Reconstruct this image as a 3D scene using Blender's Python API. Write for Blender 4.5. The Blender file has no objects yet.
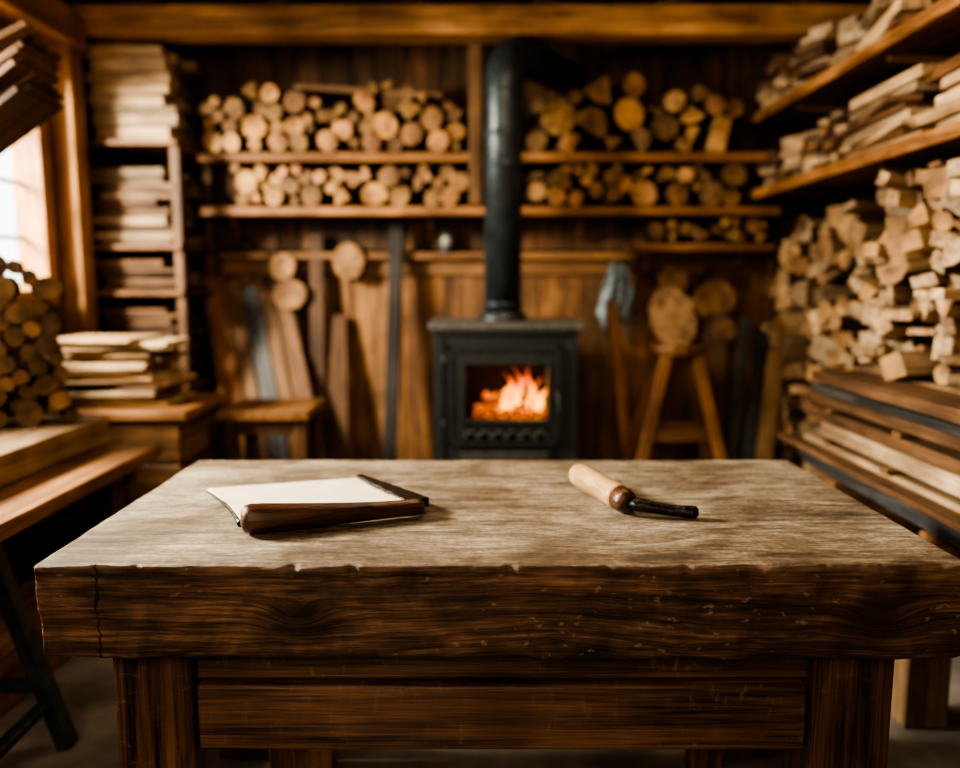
import bpy, math, random
from mathutils import Vector, Matrix, Euler, noise
R = random.Random(11)
sc = bpy.context.scene

# ------------------------------------------------------------------ materials
def new_mat(name):
    m = bpy.data.materials.new(name); m.use_nodes = True
    nt = m.node_tree; nt.nodes.clear()
    out = nt.nodes.new('ShaderNodeOutputMaterial')
    b = nt.nodes.new('ShaderNodeBsdfPrincipled')
    nt.links.new(b.outputs[0], out.inputs[0])
    return m, nt, b, out

def N(nt, t, **kw):
    n = nt.nodes.new(t)
    for k, v in kw.items(): setattr(n, k, v)
    return n

def math_n(nt, op, a, b=None, c=None):
    n = N(nt, 'ShaderNodeMath', operation=op)
    for i, s in enumerate((a, b, c)):
        if s is None: continue
        if isinstance(s, (int, float)): n.inputs[i].default_value = s
        else: nt.links.new(s, n.inputs[i])
    return n.outputs[0]

def ramp(nt, fac, stops):
    r = N(nt, 'ShaderNodeValToRGB')
    el = r.color_ramp.elements
    while len(el) < len(stops): el.new(0.5)
    for e, (p, c) in zip(el, stops):
        e.position = p; e.color = (c[0], c[1], c[2], 1)
    nt.links.new(fac, r.inputs[0])
    return r.outputs[0]

def mixc(nt, fac, a, b, mode='MIX'):
    n = N(nt, 'ShaderNodeMix', data_type='RGBA', blend_type=mode)
    for idx, s in ((0, fac), (6, a), (7, b)):
        if isinstance(s, (int, float)): n.inputs[idx].default_value = s
        elif isinstance(s, tuple): n.inputs[idx].default_value = (s[0], s[1], s[2], 1)
        else: nt.links.new(s, n.inputs[idx])
    return n.outputs[2]

def noise_n(nt, vec, scale, detail=5, dist=0.0, rough=0.55):
    n = N(nt, 'ShaderNodeTexNoise')
    n.inputs['Scale'].default_value = scale
    n.inputs['Detail'].default_value = detail
    n.inputs['Distortion'].default_value = dist
    n.inputs['Roughness'].default_value = rough
    if vec is not None: nt.links.new(vec, n.inputs['Vector'])
    return n.outputs['Fac']

def vmul(nt, vec, s):
    n = N(nt, 'ShaderNodeVectorMath', operation='MULTIPLY')
    nt.links.new(vec, n.inputs[0]); n.inputs[1].default_value = s
    return n.outputs[0]

def attr(nt, name, out):
    a = N(nt, 'ShaderNodeAttribute'); a.attribute_name = name
    return a.outputs[out]

def bump(nt, b, h, strength, dist=0.01):
    bn = N(nt, 'ShaderNodeBump')
    bn.inputs['Strength'].default_value = strength
    bn.inputs['Distance'].default_value = dist
    nt.links.new(h, bn.inputs['Height'])
    nt.links.new(bn.outputs[0], b.inputs['Normal'])

def wood(name, dark, light, rough=0.6, gs=(1.6, 24, 24), bs=0.35, spec=0.4, lo=.38, hi=.62, scuff=0.0):
    m, nt, b, o = new_mat(name)
    g = attr(nt, 'gc', 'Vector')
    f1 = noise_n(nt, vmul(nt, g, gs), 1.0, 6, 0.8)
    f2 = noise_n(nt, vmul(nt, g, (gs[0]*4, gs[1]*7, gs[2]*7)), 1.0, 4)
    f3 = noise_n(nt, g, 3.0, 4)
    f = math_n(nt, 'ADD', math_n(nt, 'MULTIPLY', f1, 0.6), math_n(nt, 'MULTIPLY', f2, 0.4))
    c = ramp(nt, f, [(lo, dark), (hi, light)])
    c = mixc(nt, 1.0, c, attr(nt, 'tint', 'Color'), 'MULTIPLY')
    sh = ramp(nt, f3, [(0.35, (0.55, 0.52, 0.5)), (0.65, (1.15, 1.15, 1.15))])
    c = mixc(nt, 1.0, c, sh, 'MULTIPLY')
    if scuff:
        s1 = noise_n(nt, vmul(nt, g, (60, 22, 22)), 1.0, 5, 0.5, .7)
        s2 = noise_n(nt, g, 6.0, 3)
        sm = math_n(nt, 'MULTIPLY', ramp(nt, s1, [(.56, (0, 0, 0)), (.70, (1, 1, 1))]), ramp(nt, s2, [(.42, (0, 0, 0)), (.62, (1, 1, 1))]))
        c = mixc(nt, math_n(nt, 'MULTIPLY', sm, scuff), c, (.30, .20, .135))
    nt.links.new(c, b.inputs['Base Color'])
    b.inputs['Roughness'].default_value = rough
    b.inputs['Specular IOR Level'].default_value = spec
    bump(nt, b, f, bs, 0.006)
    return m

def endgrain(name, dark, light):
    m, nt, b, o = new_mat(name)
    g = attr(nt, 'gc', 'Vector')
    sep = N(nt, 'ShaderNodeSeparateXYZ'); nt.links.new(g, sep.inputs[0])
    r = math_n(nt, 'SQRT', math_n(nt, 'ADD', math_n(nt, 'POWER', math_n(nt, 'ABSOLUTE', sep.outputs[1]), 2.0), math_n(nt, 'POWER', math_n(nt, 'ABSOLUTE', sep.outputs[2]), 2.0)))
    n = noise_n(nt, g, 12.0, 5)
    s = math_n(nt, 'SINE', math_n(nt, 'ADD', math_n(nt, 'MULTIPLY', r, 520.0), math_n(nt, 'MULTIPLY', n, 8.0)))
    f = math_n(nt, 'ADD', math_n(nt, 'MULTIPLY', s, 0.10), n)
    c = ramp(nt, f, [(0.32, dark), (0.66, light)])
    c = mixc(nt, 1.0, c, attr(nt, 'tint', 'Color'), 'MULTIPLY')
    nt.links.new(c, b.inputs['Base Color'])
    b.inputs['Roughness'].default_value = 0.75
    bump(nt, b, f, 0.25, 0.004)
    return m

def plain(name, col, rough=0.5, metal=0.0, nscale=20, var=0.4, bs=0.2, spec=0.5):
    m, nt, b, o = new_mat(name)
    tc = N(nt, 'ShaderNodeTexCoord')
    n = noise_n(nt, tc.outputs['Object'], nscale, 5)
    c = ramp(nt, n, [(0.35, tuple(x*(1-var) for x in col)), (0.65, tuple(min(1, x*(1+var)) for x in col))])
    nt.links.new(c, b.inputs['Base Color'])
    b.inputs['Roughness'].default_value = rough
    b.inputs['Metallic'].default_value = metal
    b.inputs['Specular IOR Level'].default_value = spec
    bump(nt, b, n, bs, 0.004)
    return m

M_WALL = wood('wall_planks_wood', (0.055, 0.027, 0.012), (0.26, 0.135, 0.058), 0.65, (1.2, 14, 14))
M_CEIL = wood('ceiling_planks_wood', (0.03, 0.016, 0.009), (0.13, 0.067, 0.032), 0.8, (1.2, 14, 14))
M_BEAM = wood('beam_wood', (0.15, 0.072, 0.029), (0.47, 0.255, 0.11), 0.6, (1.2, 14, 14))
M_SHELF = wood('shelf_wood', (0.10, 0.049, 0.021), (0.34, 0.178, 0.078), 0.55)
M_PALE = wood('pale_lumber', (0.28, 0.18, 0.10), (0.72, 0.54, 0.335), 0.65)
M_BROWN = wood('brown_lumber', (0.08, 0.041, 0.019), (0.28, 0.152, 0.075), 0.65)
M_GREY = wood('grey_board', (0.03, 0.034, 0.038), (0.12, 0.125, 0.13), 0.6)
M_BARK = wood('bark', (0.022, 0.014, 0.009), (0.12, 0.072, 0.044), 0.9, (8, 40, 40), 0.9)
M_END = endgrain('log_end_grain', (0.15, 0.073, 0.030), (0.56, 0.335, 0.16))
M_DARKW = wood('dark_frame_wood', (0.020, 0.011, 0.007), (0.20, 0.108, 0.064), 0.48, (1.5, 26, 26), 1.0, 0.5, .38, .60, .6)
M_HDARK = wood('dark_handle_wood', (0.014, 0.007, 0.004), (0.12, 0.052, 0.028), 0.33, (5, 60, 60), 0.5, 0.5)
M_HTAN = wood('tan_handle_wood', (0.32, 0.20, 0.09), (0.68, 0.46, 0.25), 0.42, (5, 60, 60), 0.25, 0.5)
M_IRON = plain('cast_iron', (0.055, 0.067, 0.072), 0.42, 0.5, 40, 0.25, 0.15)
M_TOPPL = plain('highlit_iron', (0.16, 0.168, 0.165), 0.5, 0.4, 25, 0.3, 0.15)  # lighter iron: top plate highlight put into the colour, reused on vent ribs
M_PIPE = plain('pipe_steel', (0.048, 0.064, 0.073), 0.40, 0.5, 12, 0.25, 0.1)
M_SOOT = plain('soot', (0.012, 0.009, 0.008), 0.9)
M_FORGED = plain('forged_black_metal', (0.026, 0.024, 0.024), 0.27, 0.7, 90, 0.4, 1.0)
M_BLADE = plain('pale_blade', (0.62, 0.575, 0.48), 0.6, 0.0, 14, 0.07, 0.05)
M_STEEL = plain('painted_steel', (0.030, 0.048, 0.052), 0.45, 0.3)
M_CLOTH = plain('blue_grey_cloth', (0.19, 0.25, 0.28), 0.95, 0, 30, 0.5, 0.4)
M_CONC = plain('concrete_floor', (0.17, 0.158, 0.145), 0.75, 0, 3.0, 0.5, 0.3)
M_GLASS = plain('frosted_lamp_glass', (0.25, 0.24, 0.20), 0.25, 0, 8, 0.1, 0.02)

def flame_mat():
    m = bpy.data.materials.new('flame'); m.use_nodes = True
    nt = m.node_tree; nt.nodes.clear()
    out = N(nt, 'ShaderNodeOutputMaterial')
    g = attr(nt, 'gc', 'Vector')
    sep = N(nt, 'ShaderNodeSeparateXYZ'); nt.links.new(g, sep.inputs[0])
    n = noise_n(nt, g, 18.0, 2)
    h = math_n(nt, 'ADD', sep.outputs[0], math_n(nt, 'MULTIPLY', math_n(nt, 'SUBTRACT', n, 0.5), 0.22))
    c = ramp(nt, h, [(0.0, (1, 0.50, 0.07)), (0.06, (1, 0.30, 0.02)), (0.15, (1.0, 0.13, 0.004)), (0.25, (0.6, 0.04, 0.001))])
    e = N(nt, 'ShaderNodeEmission'); nt.links.new(c, e.inputs[0])
    st = ramp(nt, h, [(0.0, (1, 1, 1)), (0.25, (0.2, 0.2, 0.2))])
    nt.links.new(math_n(nt, 'MULTIPLY', st, 4.4), e.inputs[1])
    nt.links.new(e.outputs[0], out.inputs[0])
    return m
M_FLAME = flame_mat()
me, nt, b, o = new_mat('embers')
tc = N(nt, 'ShaderNodeTexCoord')
n_ = noise_n(nt, tc.outputs['Object'], 45, 3)
b.inputs['Base Color'].default_value = (0.02, 0.01, 0.008, 1)
nt.links.new(ramp(nt, n_, [(0.45, (0, 0, 0)), (0.7, (1, 0.18, 0.02))]), b.inputs['Emission Color'])
b.inputs['Emission Strength'].default_value = 2.5
M_EMBER = me

def slab_mat():
    m, nt, b, o = new_mat('worn_tabletop_wood')
    tc = N(nt, 'ShaderNodeTexCoord'); P = tc.outputs['Object']
    sp = N(nt, 'ShaderNodeSeparateXYZ'); nt.links.new(P, sp.inputs[0])
    x, y, z = sp.outputs
    geo = N(nt, 'ShaderNodeNewGeometry')
    sn = N(nt, 'ShaderNodeSeparateXYZ'); nt.links.new(geo.outputs['Normal'], sn.inputs[0])
    def knot(kx, kz, axis, s, amp):
        dx = math_n(nt, 'MULTIPLY', math_n(nt, 'SUBTRACT', x, kx), 0.6)
        dz = math_n(nt, 'SUBTRACT', axis, kz)
        d2 = math_n(nt, 'ADD', math_n(nt, 'POWER', math_n(nt, 'ABSOLUTE', dx), 2.0), math_n(nt, 'POWER', math_n(nt, 'ABSOLUTE', dz), 2.0))
        ex = math_n(nt, 'EXPONENT', math_n(nt, 'MULTIPLY', d2, -1.0/(s*s)))
        return math_n(nt, 'MULTIPLY', ex, amp), d2
    # sides
    k1, d1 = knot(-0.36, 0.745, z, 0.035, 0.035)
    k2, d2 = knot(0.80, 0.742, z, 0.04, 0.035)
    k3, d3 = knot(0.12, 0.70, z, 0.12, -0.02)
    zz = math_n(nt, 'ADD', math_n(nt, 'ADD', z, k1), math_n(nt, 'ADD', k2, k3))
    cb = N(nt, 'ShaderNodeCombineXYZ')
    nt.links.new(math_n(nt, 'MULTIPLY', x, 1.6), cb.inputs[0]); nt.links.new(math_n(nt, 'MULTIPLY', y, 3.0), cb.inputs[1])
    nt.links.new(math_n(nt, 'MULTIPLY', zz, 34.0), cb.inputs[2])
    fs1 = noise_n(nt, cb.outputs[0], 1.0, 9, .7, 0.68)
    fs2 = noise_n(nt, vmul(nt, cb.outputs[0], (6, 2, 6)), 1.0, 5, 0.4)
    fs = math_n(nt, 'ADD', math_n(nt, 'MULTIPLY', fs1, .6), math_n(nt, 'MULTIPLY', fs2, .4))
    fb = noise_n(nt, P, 7.0, 7, .5, .65)
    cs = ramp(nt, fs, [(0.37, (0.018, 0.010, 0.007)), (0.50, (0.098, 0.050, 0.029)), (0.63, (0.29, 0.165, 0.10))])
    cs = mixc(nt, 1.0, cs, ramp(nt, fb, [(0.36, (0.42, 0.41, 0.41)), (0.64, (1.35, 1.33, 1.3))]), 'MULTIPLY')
    kd = math_n(nt, 'MINIMUM', d1, d2)
    cs = mixc(nt, ramp(nt, kd, [(0.0, (0.8, 0.8, 0.8)), (0.0007, (0, 0, 0))]), cs, (0.015, 0.006, 0.003))
    v = noise_n(nt, vmul(nt, P, (45, 45, 80)), 1.0, 4)
    v2 = noise_n(nt, P, 3.3, 2)
    chip = math_n(nt, 'MULTIPLY', math_n(nt, 'GREATER_THAN', v, 0.66), math_n(nt, 'GREATER_THAN', v2, 0.47))
    cs = mixc(nt, math_n(nt, 'MULTIPLY', chip, 0.5), cs, (0.36, 0.26, 0.18))
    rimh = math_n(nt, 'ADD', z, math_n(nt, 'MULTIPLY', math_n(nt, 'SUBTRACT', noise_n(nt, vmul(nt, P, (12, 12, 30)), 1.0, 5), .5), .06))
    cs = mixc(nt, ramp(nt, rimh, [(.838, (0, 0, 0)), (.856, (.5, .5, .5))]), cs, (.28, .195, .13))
    wob = math_n(nt, 'MULTIPLY', math_n(nt, 'SUBTRACT', noise_n(nt, P, 9.0, 5, 0, .65), 0.5), 0.07)
    cd = math_n(nt, 'ABSOLUTE', math_n(nt, 'ADD', math_n(nt, 'ADD', x, 0.748), wob))
    crack = math_n(nt, 'MULTIPLY', math_n(nt, 'LESS_THAN', cd, 0.0018), math_n(nt, 'LESS_THAN', y, 1.466))
    # top
    t1, e1 = knot(0.30, 1.62, y, 0.09, 0.10)
    t2, e2 = knot(-0.20, 2.1, y, 0.12, -0.08)
    yy = math_n(nt, 'ADD', math_n(nt, 'ADD', y, t1), t2)
    cb2 = N(nt, 'ShaderNodeCombineXYZ')
    nt.links.new(math_n(nt, 'MULTIPLY', x, 1.7), cb2.inputs[0]); nt.links.new(math_n(nt, 'MULTIPLY', yy, 24.0), cb2.inputs[1])
    ft1 = noise_n(nt, cb2.outputs[0], 1.0, 10, 1.4, 0.72)
    ft2 = noise_n(nt, vmul(nt, P, (7, 42, 1)), 1.0, 8, 1.0, .7)
    ft = math_n(nt, 'ADD', math_n(nt, 'MULTIPLY', ft1, .55), math_n(nt, 'MULTIPLY', ft2, .45))
    fine = noise_n(nt, vmul(nt, P, (25, 230, 1)), 1.0, 6, .3, .7)
    speck = noise_n(nt, P, 120.0, 4)
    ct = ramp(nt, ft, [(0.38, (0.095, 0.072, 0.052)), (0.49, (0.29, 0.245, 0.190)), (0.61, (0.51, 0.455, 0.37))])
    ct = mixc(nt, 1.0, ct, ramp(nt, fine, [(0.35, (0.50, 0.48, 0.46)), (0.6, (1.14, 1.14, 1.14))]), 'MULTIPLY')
    ct = mixc(nt, 1.0, ct, ramp(nt, speck, [(0.35, (0.68, 0.67, 0.65)), (0.6, (1.08, 1.08, 1.08))]), 'MULTIPLY')
    blot = noise_n(nt, P, 4.0, 7, .6, .65)
    ct = mixc(nt, 1.0, ct, ramp(nt, blot, [(0.38, (0.48, 0.42, 0.36)), (0.60, (1.15, 1.15, 1.15))]), 'MULTIPLY')
    # hairline splits along the grain
    hl = noise_n(nt, vmul(nt, P, (2.2, 60, 1)), 1.0, 3, .4)
    hm = noise_n(nt, vmul(nt, P, (3, 6, 1)), 1.0, 3)
    split = math_n(nt, 'MULTIPLY', math_n(nt, 'LESS_THAN', math_n(nt, 'ABSOLUTE', math_n(nt, 'SUBTRACT', hl, .5)), .010), math_n(nt, 'GREATER_THAN', hm, .57))
    ct = mixc(nt, math_n(nt, 'MULTIPLY', split, .75), ct, (.045, .03, .02))
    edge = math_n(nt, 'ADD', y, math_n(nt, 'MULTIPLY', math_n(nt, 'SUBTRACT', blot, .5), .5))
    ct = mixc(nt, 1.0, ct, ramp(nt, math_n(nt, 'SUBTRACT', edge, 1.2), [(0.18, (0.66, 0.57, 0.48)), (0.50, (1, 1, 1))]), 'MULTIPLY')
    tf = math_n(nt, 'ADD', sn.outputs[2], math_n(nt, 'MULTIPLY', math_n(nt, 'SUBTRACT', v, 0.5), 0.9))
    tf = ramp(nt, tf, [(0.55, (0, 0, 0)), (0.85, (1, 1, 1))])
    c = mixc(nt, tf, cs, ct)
    c = mixc(nt, crack, c, (0.006, 0.003, 0.002))
    nt.links.new(c, b.inputs['Base Color'])
    nt.links.new(ramp(nt, ft, [(0.35, (0.62,)*3), (0.65, (0.42,)*3)]), b.inputs['Roughness'])
    b.inputs['Specular IOR Level'].default_value = 0.45
    h = math_n(nt, 'ADD', mixc(nt, tf, fs, ft), math_n(nt, 'MULTIPLY', crack, -1.5))
    h = math_n(nt, 'ADD', h, math_n(nt, 'MULTIPLY', fine, 0.25))
    bump(nt, b, h, 1.0, 0.011)
    return m
M_SLAB = slab_mat()

# ------------------------------------------------------------------ mesh builder
class MB:
    def __init__(s):
        s.v = []; s.f = []; s.m = []; s.g = []; s.t = []; s.s = []
    def add(s, V, F, M=None, mats=0, tint=(1, 1, 1), goff=(0, 0, 0), smooth=False, G=None):
        b = len(s.v)
        for i, p in enumerate(V):
            p = Vector(p); g = Vector(G[i]) if G else p
            s.g.append(tuple(g + Vector(goff))); s.t.append(tint)
            s.v.append(tuple(M @ p if M else p))
        for i, f in enumerate(F):
            s.f.append(tuple(b + k for k in f))
            s.m.append(mats[i] if isinstance(mats, (list, tuple)) else mats)
            s.s.append(smooth[i] if isinstance(smooth, (list, tuple)) else smooth)
    def box(s, x0, x1, y0, y1, z0, z1, axis='x', mat=0, tint=None):
        V = [(x, y, z) for x in (x0, x1) for y in (y0, y1) for z in (z0, z1)]
        F = [(0, 1, 3, 2), (4, 6, 7, 5), (0, 4, 5, 1), (2, 3, 7, 6), (0, 2, 6, 4), (1, 5, 7, 3)]
        pm = {'x': (0, 1, 2), 'y': (1, 0, 2), 'z': (2, 0, 1)}[axis]
        G = [(v[pm[0]], v[pm[1]], v[pm[2]]) for v in V]
        s.add(V, F, None, mat, tint or rt(), (R.random()*9, R.random()*9, R.random()*9), False, G)
    def lbox(s, L, W, T, M, mat=0, tint=None, endmat=None, warp=0.0):
        V = [(x*L/2, y*W/2*(1+R.uniform(-warp, warp)), z*T/2*(1+R.uniform(-warp, warp))) for x in (-1, 1) for y in (-1, 1) for z in (-1, 1)]
        F = [(0, 1, 3, 2), (4, 6, 7, 5), (0, 4, 5, 1), (2, 3, 7, 6), (0, 2, 6, 4), (1, 5, 7, 3)]
        e = mat if endmat is None else endmat
        s.add(V, F, M, [e, e, mat, mat, mat, mat], tint or rt(), (R.random()*9, R.random()*9, R.random()*9))
    def plank(s, p0, p1, W, T, nrm, mat=0, tint=None):
        p0 = Vector(p0); p1 = Vector(p1); X = (p1-p0).normalized()
        Z = Vector(nrm); Z = (Z - X*Z.dot(X)).normalized(); Y = Z.cross(X)
        M = Matrix((X, Y, Z)).transposed().to_4x4(); M.translation = (p0+p1)/2
        s.lbox((p1-p0).length, W, T, M, mat, tint)
    def log(s, r, L, M, side=0, end=1, n=14, tint=None, irr=0.06):
        ph = R.random()*6
        rr = [r*(1+irr*math.sin(2*a*6.283/n+ph)+R.uniform(-irr, irr)*0.6) for a in range(n)]
        V = []
        for x in (-L/2, L/2):
            for a in range(n):
                V.append((x, rr[a]*math.cos(a*6.2832/n), rr[a]*math.sin(a*6.2832/n)))
        F = [(a, (a+1) % n, n+(a+1) % n, n+a) for a in range(n)]
        mats = [side]*n; sm = [True]*n
        V += V[:2*n]
        F.append(tuple(2*n+k for k in reversed(range(n)))); F.append(tuple(3*n+k for k in range(n)))
        mats += [end, end]; sm += [False, False]
        s.add(V, F, M, mats, tint or rt(0.6, 1.15), (R.random()*9, 0, 0), sm)
    def split(s, r, L, M, side=0, end=1, bark=2, tint=None, pl=.3):
        """split firewood: wedge / half round / squarish offcut section"""
        k = R.random()
        if k < (1-pl)*.62:
            kind = 0; a = R.uniform(0.9, 1.7); m = 4
            pts = [(-0.75*r, 0)] + [(-0.75*r+1.7*r*math.cos(-a/2+a*i/m), 1.7*r*math.sin(-a/2+a*i/m)) for i in range(m+1)]
            bk = set(range(1, m+1))
        elif k < 1-pl:
            kind = 1; m = 7
            pts = [(r*1.05*math.cos(math.pi*i/m), r*1.3*math.sin(math.pi*i/m)-0.5*r) for i in range(m+1)]
            bk = set(range(0, m))
        else:
            kind = 2; w = r*R.uniform(.85, 1.1); h = r*R.uniform(0.4, .95)
            pts = [(-w, -h), (w*R.uniform(.8, 1), -h*.8), (w, h), (-w*R.uniform(.7, 1), h*.9)]
            bk = {1} if R.random() < .25 else set()
        rot = R.uniform(0, 6.28) if kind < 2 else R.choice((0, 0, 1.57))+R.uniform(-.5, .5)
        c, q = math.cos(rot), math.sin(rot)
        pts = [(c*a-q*b, q*a+c*b) for a, b in pts]
        n = len(pts)
        V = [(-L/2, a, b) for a, b in pts] + [(L/2, a, b) for a, b in pts]
        F = [(i, (i+1) % n, n+(i+1) % n, n+i) for i in range(n)]
        mats = [bark if i in bk else side for i in range(n)]
        F += [tuple(reversed(range(n))), tuple(range(n, 2*n))]; mats += [end, end]
        s.add(V, F, M, mats, tint or rt(0.65, 1.2), (R.random()*9, R.uniform(-.05, .05), R.uniform(-.05, .05)))
    def tube(s, pts, radii, n=20, mat=0, tint=(1, 1, 1), sq=1.0, up=(0, 0, 1), gx=None, goff=(0, 0, 0)):
        pts = [Vector(p) for p in pts]; V = []; G = []; L = 0
        for i, p in enumerate(pts):
            d = (pts[min(i+1, len(pts)-1)]-pts[max(i-1, 0)]).normalized()
            u = Vector(up); side = d.cross(u)
            if side.length < 1e-3: side = d.cross(Vector((0, 1, 0)))
            side.normalize(); w = side.cross(d).normalized()
            if i: L += (p-pts[i-1]).length
            for a in range(n):
                ca, sa = math.cos(a*6.2832/n), math.sin(a*6.2832/n)
                V.append(p + side*ca*radii[i] + w*sa*radii[i]*sq)
                G.append((L if gx is None else gx[i], ca*radii[i], sa*radii[i]))
        F = []
        for i in range(len(pts)-1):
            for a in range(n):
                F.append((i*n+a, i*n+(a+1) % n, (i+1)*n+(a+1) % n, (i+1)*n+a))
        F.append(tuple(reversed(range(n)))); k = (len(pts)-1)*n
        F.append(tuple(k+a for a in range(n)))
        s.add(V, F, None, mat, tint, goff, True, G)
    def obj(s, name, mats, bevel=0.0, seg=1, parent=None):
        me = bpy.data.meshes.new(name); me.from_pydata(s.v, [], s.f); me.update()
        a = me.attributes.new('gc', 'FLOAT_VECTOR', 'POINT'); a.data.foreach_set('vector', [c for g in s.g for c in g])
        a = me.attributes.new('tint', 'FLOAT_COLOR', 'POINT'); a.data.foreach_set('color', [c for t in s.t for c in (t[0], t[1], t[2], 1)])
        me.polygons.foreach_set('material_index', s.m); me.polygons.foreach_set('use_smooth', s.s)
        for m in mats: me.materials.append(m)
        ob = bpy.data.objects.new(name, me); sc.collection.objects.link(ob)
        if bevel:
            md = ob.modifiers.new('bevel', 'BEVEL'); md.width = bevel; md.segments = seg
            md.limit_method = 'ANGLE'; md.angle_limit = math.radians(50)
        if parent: ob.parent = parent
        return ob

def rt(a=0.7, b=1.2):
    k = R.uniform(a, b); w = R.uniform(-0.06, 0.06)
    return (k*(1+w), k, k*(1-w))

def TR(x, y, z, rx=0, ry=0, rz=0):
    return Matrix.Translation((x, y, z)) @ Euler((rx, ry, rz)).to_matrix().to_4x4()

def pack(x0, x1, z0, top, rmin, rmax, limit=400):
    """settle circles into a heap between x0..x1; top(x) gives heap height"""
    out = []; fails = 0
    while len(out) < limit and fails < 60:
        r = R.uniform(rmin, rmax) if fails < 20 else rmin; best = None
        for _ in range(70):
            x = R.uniform(x0+r, x1-r); z = z0+r
            for (a, b, c) in out:
                dx = abs(a-x)
                if dx < r+c: z = max(z, b+math.sqrt((r+c)**2-dx*dx))
            if z+r > top(x): continue
            if best is None or z < best[1]: best = (x, z, r)
        if best: out.append(best)
        else: fails += 1
    return out

XL, XR, YB, YF, ZC = -2.2, 2.2, 4.9, -1.3, 3.0

# ------------------------------------------------------------------ room shell
b = MB(); b.box(XL-.2, XR+.2, YF-.2, YB+.2, -0.12, 0, 'y'); b.obj('floor', [M_CONC])

b = MB()
b.box(XL-.2, XR+.2, YB+.02, YB+.14, 0, ZC+.1, 'x', 1, (.2, .2, .2))
x = XL
while x < XR-1e-3:
    w = min(R.uniform(.14, .22), XR-x)
    d = R.uniform(0, .006)
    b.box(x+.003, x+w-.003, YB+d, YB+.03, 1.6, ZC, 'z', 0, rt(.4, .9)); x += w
x = XL
while x < XR-1e-3:
    w = min(R.uniform(.2, .34), XR-x)
    d = R.uniform(0, .008)
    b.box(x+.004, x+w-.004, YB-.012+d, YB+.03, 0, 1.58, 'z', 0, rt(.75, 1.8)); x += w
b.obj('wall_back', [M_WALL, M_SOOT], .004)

b = MB()
b.box(XR+.02, XR+.14, YF-.2, YB+.1, 0, ZC+.1, 'y', 1, (.2, .2, .2))
y = YF
while y < YB-1e-3:
    w = min(R.uniform(.15, .25), YB-y); b.box(XR, XR+.03, y+.003, y+w-.003, 0, ZC, 'z', 0, rt(.4, .8)); y += w
b.obj('wall_right', [M_WALL, M_SOOT])

WY0, WY1, WZ0, WZ1 = 1.6, 3.98, 1.36, 2.42
b = MB()
def lw(y0, y1, z0, z1):
    b.box(XL-.12, XL-.02, y0, y1, z0, z1, 'z', 1, (.2, .2, .2))
    y = y0
    while y < y1-1e-3:
        w = min(R.uniform(.15, .25), y1-y); b.box(XL-.03, XL, y+.003, y+w-.003, z0, z1, 'z', 0, rt(.8, 1.3)); y += w
lw(YF-.1, WY0, 0, ZC); lw(WY1, YB, 0, ZC); lw(WY0, WY1, 0, WZ0); lw(WY0, WY1, WZ1, ZC)
b.obj('wall_left', [M_WALL, M_SOOT])

b = MB()
b.box(XL-.1, XR+.1, YF-.1, YF, 0, ZC, 'x', 0, (.9, .9, .9)); b.obj('wall_front', [M_WALL])

b = MB(); y = YF
while y < YB:
    w = R.uniform(.16, .22); b.box(XL-.1, XR+.1, y+.003, min(YB+.1, y+w)-.003, ZC, ZC+.04, 'x', 0, rt(.6, 1.2)); y += w
b.box(XL-.2, XR+.2, YF-.2, YB+.14, ZC+.04, ZC+.12, 'x', 1, (.2,)*3)
b.obj('ceiling', [M_CEIL, M_SOOT])
b = MB()
for x in (-1.75, -1.05, -.35, .35, 1.05, 1.75): b.box(x-.05, x+.05, YF, YB, 2.852, ZC, 'y', 0, rt(.8, 1.4))
b.obj('ceiling_joists', [M_CEIL], .005)
b = MB()
b.box(XL, XR, 4.28, 4.47, 2.70, 2.85, 'x', 0, (1.35, 1.3, 1.25)); b.obj('ceiling_beam', [M_BEAM], .012, 2)  # tint raised to stand in for light from below
b = MB()
b.box(XL, XR, .9, 1.1, 2.70, 2.85, 'x', 0, (1, 1, 1)); b.obj('ceiling_beam', [M_BEAM], .012, 2)
b = MB()
b.box(XL, XL+.14, YF, 4.28, 2.60, 2.78, 'y', 0, (1.2, 1.2, 1.2)); b.obj('trim_1', [M_BEAM], .01, 2)  # header beam, its tint likewise brightened in place of light
b = MB()
b.box(XL, XL+.12, 4.11, 4.25, 0, 2.60, 'z', 0, (1.35, 1.35, 1.35)); b.obj('corner_post', [M_BEAM], .01, 2)
b = MB()
b.box(-.06, .01, 4.48, 4.53, 1.84, 2.85, 'z', 0, (.5, .5, .5)); b.obj('shelf_post', [M_BEAM], .006)
b = MB(); b.box(-1.6, 1.75, YB-.10, YB-.012, 1.545, 1.585, 'x', 0, (1.1, 1.1, 1.1)); b.box(-1.6, 1.75, YB-.035, YB-.012, 1.45, 1.545, 'x', 0, (1, 1, 1))
b.obj('trim_2', [M_SHELF], .004)

# window
b = MB()
t = (1.35, 1.32, 1.3)
b.box(XL-.13, XL+.02, WY0-.07, WY0, WZ0-.07, WZ1+.07, 'z', 0, t); b.box(XL-.13, XL+.02, WY1-.012, WY1+.08, WZ0-.07, WZ1+.07, 'z', 0, t)
b.box(XL-.13, XL+.02, WY0, WY1-.012, WZ1-.012, WZ1+.07, 'y', 0, t); b.box(XL-.13, XL+.04, WY0, WY1-.012, WZ0-.06, WZ0+.005, 'y', 0, t)
for k in range(1, 8):
    y = WY0+(WY1-WY0)*k/8; w = .022 if k == 4 else .009
    b.box(XL-.10, XL-.075, y-w, y+w, WZ0+.005, WZ1-.012, 'z', 0, (.6, .6, .6))
for z in (1.62, 1.89, 2.15): b.box(XL-.098, XL-.077, WY0, WY1-.012, z-.009, z+.009, 'y', 0, (.6, .6, .6))
b.obj('window_1', [M_BEAM], .004)

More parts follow.
